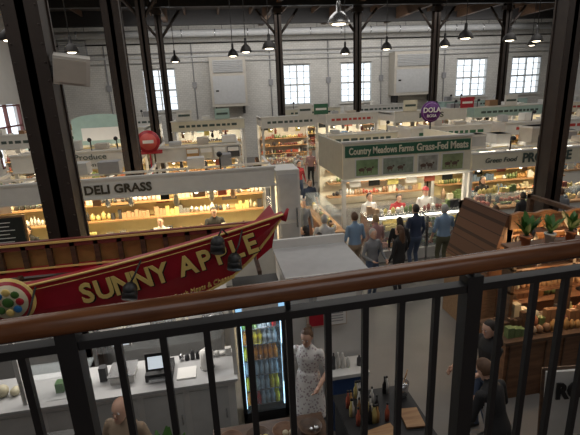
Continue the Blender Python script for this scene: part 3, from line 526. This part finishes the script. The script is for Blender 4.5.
def person(name,x,y,face,top,bottom,hair,h=1.7,skin=skinA,sleeve=1,long=False,dress=None,lh=(-.24,.12,.88),rh=(.24,.12,.88),lean=0,lf=(-.1,0),rf=(.1,.04),vox=.02,slim=1,headp=0,apron=None,bun=False,hat=None,bald=False,shorts=False,z0=0):
    k=h/1.7; bb=B('t'); segs=[]
    Lm=Matrix.Translation((0,0,.93))@Matrix.Rotation(-lean,4,'X')@Matrix.Translation((0,0,-.93))
    U=lambda p:Lm@Vector(p)
    def ell(z,rx,ry,yo): return [U((rx*math.cos(t),yo+ry*math.sin(t),z)) for t in [i*math.pi/8 for i in range(16)]]
    s_=slim
    tor=[ell(z,rx*s_,ry*s_,yo) for z,rx,ry,yo in((.80,.10,.07,0),(.86,.165,.11,0),(.95,.172,.122,-.005),(1.05,.15,.108,0),(1.12,.145,.10,.0),(1.22,.16,.112,.005),(1.32,.175,.115,.005),(1.39,.165,.095,-.005),(1.44,.11,.07,-.01),(1.48,.055,.055,-.005))]
    bb.rings(tor,white); segs.append(('torso',U((0,0,.95)),U((0,0,1.38)),.15))
    neck=(U((0,-.01,1.44)),U((0,.012,1.56))); capsule(bb,neck[0],neck[1],.055,.05,white); segs.append(('neck',U((0,0,1.49)),neck[1],.05))
    for sx,tgt,f in((-1,lh,lf),(1,rh,rf)):
        sh=U((sx*.175*s_,-.005,1.385)); el,wr=ik(sh,tgt,.29,.255,(sx*.5,-.8,-.3)); hd=(wr-el).normalized()
        capsule(bb,sh,el,.055*s_,.042,white); capsule(bb,el,wr,.042,.027,white); capsule(bb,wr,wr+hd*.07,.026,.03,white)
        segs.append(('up',sh+(el-sh)*.15,el,.05)); segs.append(('fore',el,wr,.035)); segs.append(('hand',wr,wr+hd*.08,.03))
        hp=Vector((sx*.088,0,.9)); kn,an=ik(hp,(f[0],f[1]-.02,.09),.42,.41,(0,1,0))
        capsule(bb,hp,kn,.088*s_,.056,white); capsule(bb,kn,an,.056,.04,white); capsule(bb,an-Vector((0,.02,.04)),an+Vector((sx*.01,.14,-.05)),.04,.034,white)
        segs.append(('thigh',hp,kn,.075)); segs.append(('shin',kn,an,.05)); segs.append(('foot',an-Vector((0,.02,.05)),an+Vector((0,.14,-.05)),.04))
    if dress: bb.rings([[(rx*math.cos(t),ry*math.sin(t),z) for t in [i*math.pi/12 for i in range(24)]] for z,rx,ry in((dress,.25,.22),(.6,.225,.19),(.8,.195,.15),(.95,.178,.128),(1.08,.15,.11))],white)
    t=bb.done(); md=t.modifiers.new('r','REMESH'); md.mode='VOXEL'; md.voxel_size=vox; md.use_smooth_shade=True
    s2=t.modifiers.new('s','SMOOTH'); s2.iterations=3; s2.factor=.5
    dg=bpy.context.evaluated_depsgraph_get(); me=bpy.data.meshes.new_from_object(t.evaluated_get(dg)); bpy.data.objects.remove(t)
    out=B(name); mt={'torso':top,'neck':skin,'hand':skin,'up':top if sleeve>0 else skin,'fore':top if sleeve>1 else skin,'thigh':bottom,'shin':skin if (shorts or dress) else bottom,'foot':shoe}
    vs=[v.co.copy() for v in me.vertices]
    for p in me.polygons:
        c=p.center; best=None;bd=9
        for nm,a,b2,r in segs:
            ab=b2-a; tt=max(0,min(1,(c-a).dot(ab)/ab.length_squared)); d=(c-(a+ab*tt)).length-r
            if d<bd: bd=d;best=nm
        m_=mt[best]
        if best=='torso' and c.z<.97 and not dress: m_=bottom
        if dress and best in('thigh','torso','shin') and c.z>dress-.03: m_=top
        if dress and best=='shin' and c.z<=dress-.03: m_=skin
        if apron and best in('torso','thigh') and c.y>.03 and c.z<1.3 and c.z>.5 : m_=apron
        if m_ not in out.mats: out.mats.append(m_)
        out.f.append(list(p.vertices)); out.m.append(out.mats.index(m_)); out.sm.append(True)
    out.v=[tuple(v) for v in vs]
    for nm,a,b2,r in segs:
        if nm!='hand': continue
        d=(b2-a).normalized(); sx=-1 if a.x<0 else 1
        side=Vector((0,1,0)); side=(side-d*side.dot(d)).normalized(); pn=side.cross(d)*(-sx); pn= pn if pn.x*sx<0 or abs(pn.x)<.2 else -pn
        for i,ln in enumerate((.062,.072,.068,.052)):
            st=b2-d*.005+side*(.027-.018*i); pts=[st];dd=d.copy()
            for j in range(3): dd=(dd+pn*.28).normalized(); pts.append(pts[-1]+dd*ln*(.42,.32,.26)[j])
            out.tube([a+d*.05+side*(.02-.013*i)]+pts,[.009,.0095,.0085,.008,.006],skin,6)
        dd=(d*.6+side*.8).normalized(); st=a+d*.025+side*.018; out.tube([st,st+dd*.03,st+dd*.03+(d+pn*.3)*.025],[.012,.0105,.007],skin,6)
    hc=U((0,.025,1.605)); Hm=Matrix.Translation(hc)@Matrix.Rotation(-lean-headp,4,'X')
    def hp_(p): return Hm@Vector(p)
    rs=[]
    for z,rx,ry,yo in((-.115,.028,.03,.05),(-.10,.045,.05,.038),(-.07,.058,.075,.015),(-.03,.068,.088,.004),(.01,.073,.094,0),(.05,.072,.093,-.004),(.085,.058,.076,-.006),(.108,.033,.045,-.006),(.116,.01,.014,-.006)):
        rs.append([hp_((rx*math.cos(q),yo+ry*math.sin(q),z)) for q in [i*math.pi/9 for i in range(18)]])
    out.rings(rs,skin)
    rot=(-lean-headp,0,0)
    out.rings([[hp_((w_*c1,y_,z_+w_*.3*s1)) for c1,s1 in[(math.cos(q),math.sin(q)) for q in [i*math.pi/3 for i in range(6)]]] for y_,z_,w_ in((.085,.02,.008),(.105,-.012,.013),(.11,-.022,.014),(.088,-.03,.012))],skin)
    for sx in(-1,1):
        out.ball(hp_((sx*.03,.083,.012)),(.013,.009,.007),eyew,8,rot); out.ball(hp_((sx*.03,.091,.012)),(.006,.003,.006),black,6,rot); out.ball(hp_((sx*.03,.088,.03)),(.017,.005,.003),hair if not bald else hg,6,rot); out.ball(hp_((sx*.075,-.005,-.002)),(.009,.018,.03),skin,8,rot)
    out.ball(hp_((0,.087,-.052)),(.022,.007,.006),lipm,8,rot)
    if not bald:
        vs=[];fs=[];n=20;lv=10
        for i in range(lv+1):
            el=math.pi/2-i*(math.pi*.68)/lv
            for j in range(n):
                az=j*2*math.pi/n; fy=math.sin(az)
                e2=el if fy<.25 else max(el,math.radians(28+18*fy) if fy>.5 else math.radians(10))
                vs.append(hp_((.083*math.cos(e2)*math.cos(az),-.012+.104*math.cos(e2)*math.sin(az),.012+.118*math.sin(e2))))
        for i in range(lv):
            for j in range(n): fs.append((i*n+j,i*n+(j+1)%n,(i+1)*n+(j+1)%n,(i+1)*n+j))
        out.add(vs,fs,hair,True)
        if long: out.rings([[hp_((rx*math.cos(q),yo+ry*math.sin(q),z)) for q in [i*math.pi/6 for i in range(12)]] for z,rx,ry,yo in((.04,.07,.05,-.06),(-.05,.085,.05,-.07),(-.15,.095,.045,-.085),(-.27,.08,.035,-.1),(-.33,.03,.02,-.1))],hair)
        if bun: out.ball(hp_((0,-.11,.06)),(.045,.04,.045),hair,10)
    if hat: out.rings([[hp_((rx*math.cos(q),yo+ry*math.sin(q),z)) for q in [i*math.pi/8 for i in range(16)]] for z,rx,ry,yo in((.05,.09,.12,.0),(.06,.088,.11,-.005),(.11,.075,.09,-.01),(.14,.03,.04,-.01))],hat); 
    Wm=Matrix.Translation((x,y,z0))@Matrix.Rotation(math.radians(face),4,'Z')@Matrix.Scale(k,4)
    mz=min(v[2] for v in out.v); Wm=Wm@Matrix.Translation((0,0,-mz))
    out.v=[tuple(Wm@Vector(v)) for v in out.v]; bpy.data.meshes.remove(me); return out.done()
floral=M('floral_dress',(.72,.70,.68),.7,kind='spots',col2=(.4,.33,.35),scale=26); blk=M('cloth_black',(.018,.018,.02),.8); navy=M('cloth_navy',(.03,.045,.09),.8); denim=M('denim',(.07,.1,.17),.8); wht=M('cloth_white',(.62,.62,.62),.8); lblue=M('cloth_light_blue',(.22,.33,.48),.8); gry=M('cloth_grey',(.2,.21,.23),.8); tan_=M('cloth_tan',(.36,.27,.19),.8); red_=M('cloth_red',(.4,.04,.05),.8); olive=M('cloth_olive',(.12,.12,.07),.8); pink=M('cloth_pink',(.42,.24,.23),.8)
person('woman',.97,4.85,150,floral,floral,hbr,1.66,sleeve=1,dress=.42,lh=(-.2,.2,1.0),rh=(.23,.1,.9),vox=.014,slim=.95,headp=.25,bun=True)
person('woman',3.28,4.42,95,blk,denim,hb,1.68,sleeve=1,long=True,lh=(-.15,.38,1.05),rh=(.18,.4,1.0),vox=.014,slim=.95,headp=.25)
person('man',2.8,3.5,20,blk,blk,hbr,1.7,sleeve=1,lh=(-.2,.35,.95),rh=(.2,.35,1.0),vox=.016,lean=.3,headp=.3,apron=wht)
person('man',-1.15,3.95,160,tan_,denim,hg,1.7,sleeve=1,lh=(-.22,.2,1.0),rh=(.22,.22,1.0),vox=.016,bald=True)
person('man',-.15,11.1,185,blk,blk,hb,1.8,sleeve=1,lh=(-.25,.35,1.0),rh=(.2,.38,1.0),lean=.1,headp=.2)
person('woman',-1.5,11.1,170,wht,blk,hbr,1.62,sleeve=1,lh=(-.2,.3,1.05),rh=(.2,.3,1.05))
person('man',-4.6,11.0,170,blk,blk,hb,1.72,sleeve=1,lh=(-.2,.3,1.05),rh=(.2,.3,1.05))
person('man',2.4,9.5,-20,wht,gry,hg,1.76,sleeve=1,lh=(-.24,.1,.9),rf=(.12,.2))
person('woman',3.25,8.6,200,gry,denim,hg,1.62,sleeve=2,lh=(-.2,.25,1.0),rh=(.2,.25,1.05))
person('woman',3.85,8.5,30,blk,blk,hbr,1.66,sleeve=2,long=True)
person('man',3.15,9.5,10,lblue,tan_,hbr,1.75,sleeve=1,rf=(.12,.18))
person('man',4.75,9.6,10,navy,denim,hb,1.78,sleeve=2)
person('man',5.4,9.4,0,lblue,olive,hg,1.78,sleeve=1,rh=(.2,.35,1.15))
person('man',6.1,9.6,-10,blk,denim,hb,1.78,sleeve=2)
person('woman',4.2,9.3,-15,blk,blk,hb,1.6,sleeve=2,long=True)
person('woman',3.7,9.55,20,pink,denim,hbl,1.63,sleeve=1)
person('woman',5.0,11.3,180,red_,blk,hb,1.68,sleeve=1,lh=(-.2,.35,1.05),rh=(.2,.35,1.05),lean=.15)
person('man',5.9,11.4,175,wht,blk,hbr,1.75,sleeve=1,apron=wht,hat=red_)
person('man',4.2,11.4,190,wht,blk,hb,1.72,sleeve=1,apron=wht)
person('woman',1.9,9.3,60,blk,blk,hb,1.6,sleeve=2,long=True)
person('man',3.75,14.6,20,blk,blk,hb,1.76,sleeve=2); person('woman',3.1,14.2,190,navy,denim,hbr,1.65,sleeve=1)
for i,(x,y,fc,t_,b_,h_) in enumerate([(2.7,19.6,170,gry,blk,hb),(3.9,20.2,10,wht,denim,hg),(1.9,19.8,40,olive,tan_,hbr),(3.4,17.6,200,red_,denim,hb),(2.15,12.0,10,olive,denim,hbr),(2.3,11.5,190,gry,denim,hg),(7.0,14.6,90,wht,blk,hb),(9.3,14.6,0,navy,denim,hg),(10.4,14.8,60,blk,blk,hb),(12.6,14.6,200,lblue,tan_,hbr),(1.4,17.3,90,blk,gry,hb),(4.6,20.6,150,pink,blk,hbl),(8.3,10.4,10,blk,denim,hb),(9.4,10.3,-20,gry,blk,hbr),(8.3,12.3,180,blk,blk,hb),(-2.3,13.6,90,navy,blk,hb),(-.4,13.9,-80,wht,denim,hbr),(6.7,9.3,-20,gry,denim,hbr),(2.0,8.4,150,navy,blk,hb)]):
    person('man' if i%2 else 'woman',x,y,fc,t_,b_,h_,1.62+.05*(i%4),sleeve=1+i%2,long=(i%2==0 and i%3!=0),vox=.024)
person('woman',-4.9,9.1,190,gry,blk,hbr,1.6,sleeve=2); person('man',-4.0,9.0,30,blk,denim,hb,1.75,sleeve=2)
person('woman',6.1,7.4,200,blk,blk,hbl,1.75,sleeve=1)
# ---------------------------------------------------------------- light
w=bpy.data.worlds.new('sky'); S.world=w; w.use_nodes=True; bg=w.node_tree.nodes['Background']; bg.inputs[0].default_value=(.84,.92,1,1); bg.inputs[1].default_value=1.6
for x in(-5,3,11,20):
    for y in(4,13,22): area('ceiling_fill',(x,y,8.4),5,5,(130 if y<10 else 140),(1,.96,.91))  # unseen area lamps added as ambient fill, no fixtures modelled
area('back_wall_fill',(9,27.5,8.3),26,1.5,520,(1,.98,.95),(math.radians(55),0,0))  # added unseen lamp brightening the back wall, there is no clerestory
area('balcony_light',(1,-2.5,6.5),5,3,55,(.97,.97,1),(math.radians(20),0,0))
# ---------------------------------------------------------------- camera
f=435.0;pitch=math.radians(16.3);roll=math.radians(2.5);yaw=math.radians(9.5)
cd=bpy.data.cameras.new('camera'); cam=bpy.data.objects.new('camera',cd); COL.objects.link(cam); cd.sensor_width=36; cd.lens=36*f/580; cd.clip_start=.05
fw=Vector((math.sin(yaw)*math.cos(pitch),math.cos(yaw)*math.cos(pitch),-math.sin(pitch)))
rt=Vector((math.cos(yaw),-math.sin(yaw),0)); up=rt.cross(fw)
c,s_=math.cos(roll),math.sin(roll)
r2=rt*c-up*s_; u2=up*c+rt*s_
cam.matrix_world=Matrix(((r2.x,u2.x,-fw.x,0),(r2.y,u2.y,-fw.y,0),(r2.z,u2.z,-fw.z,4.6),(0,0,0,1)))
S.camera=cam
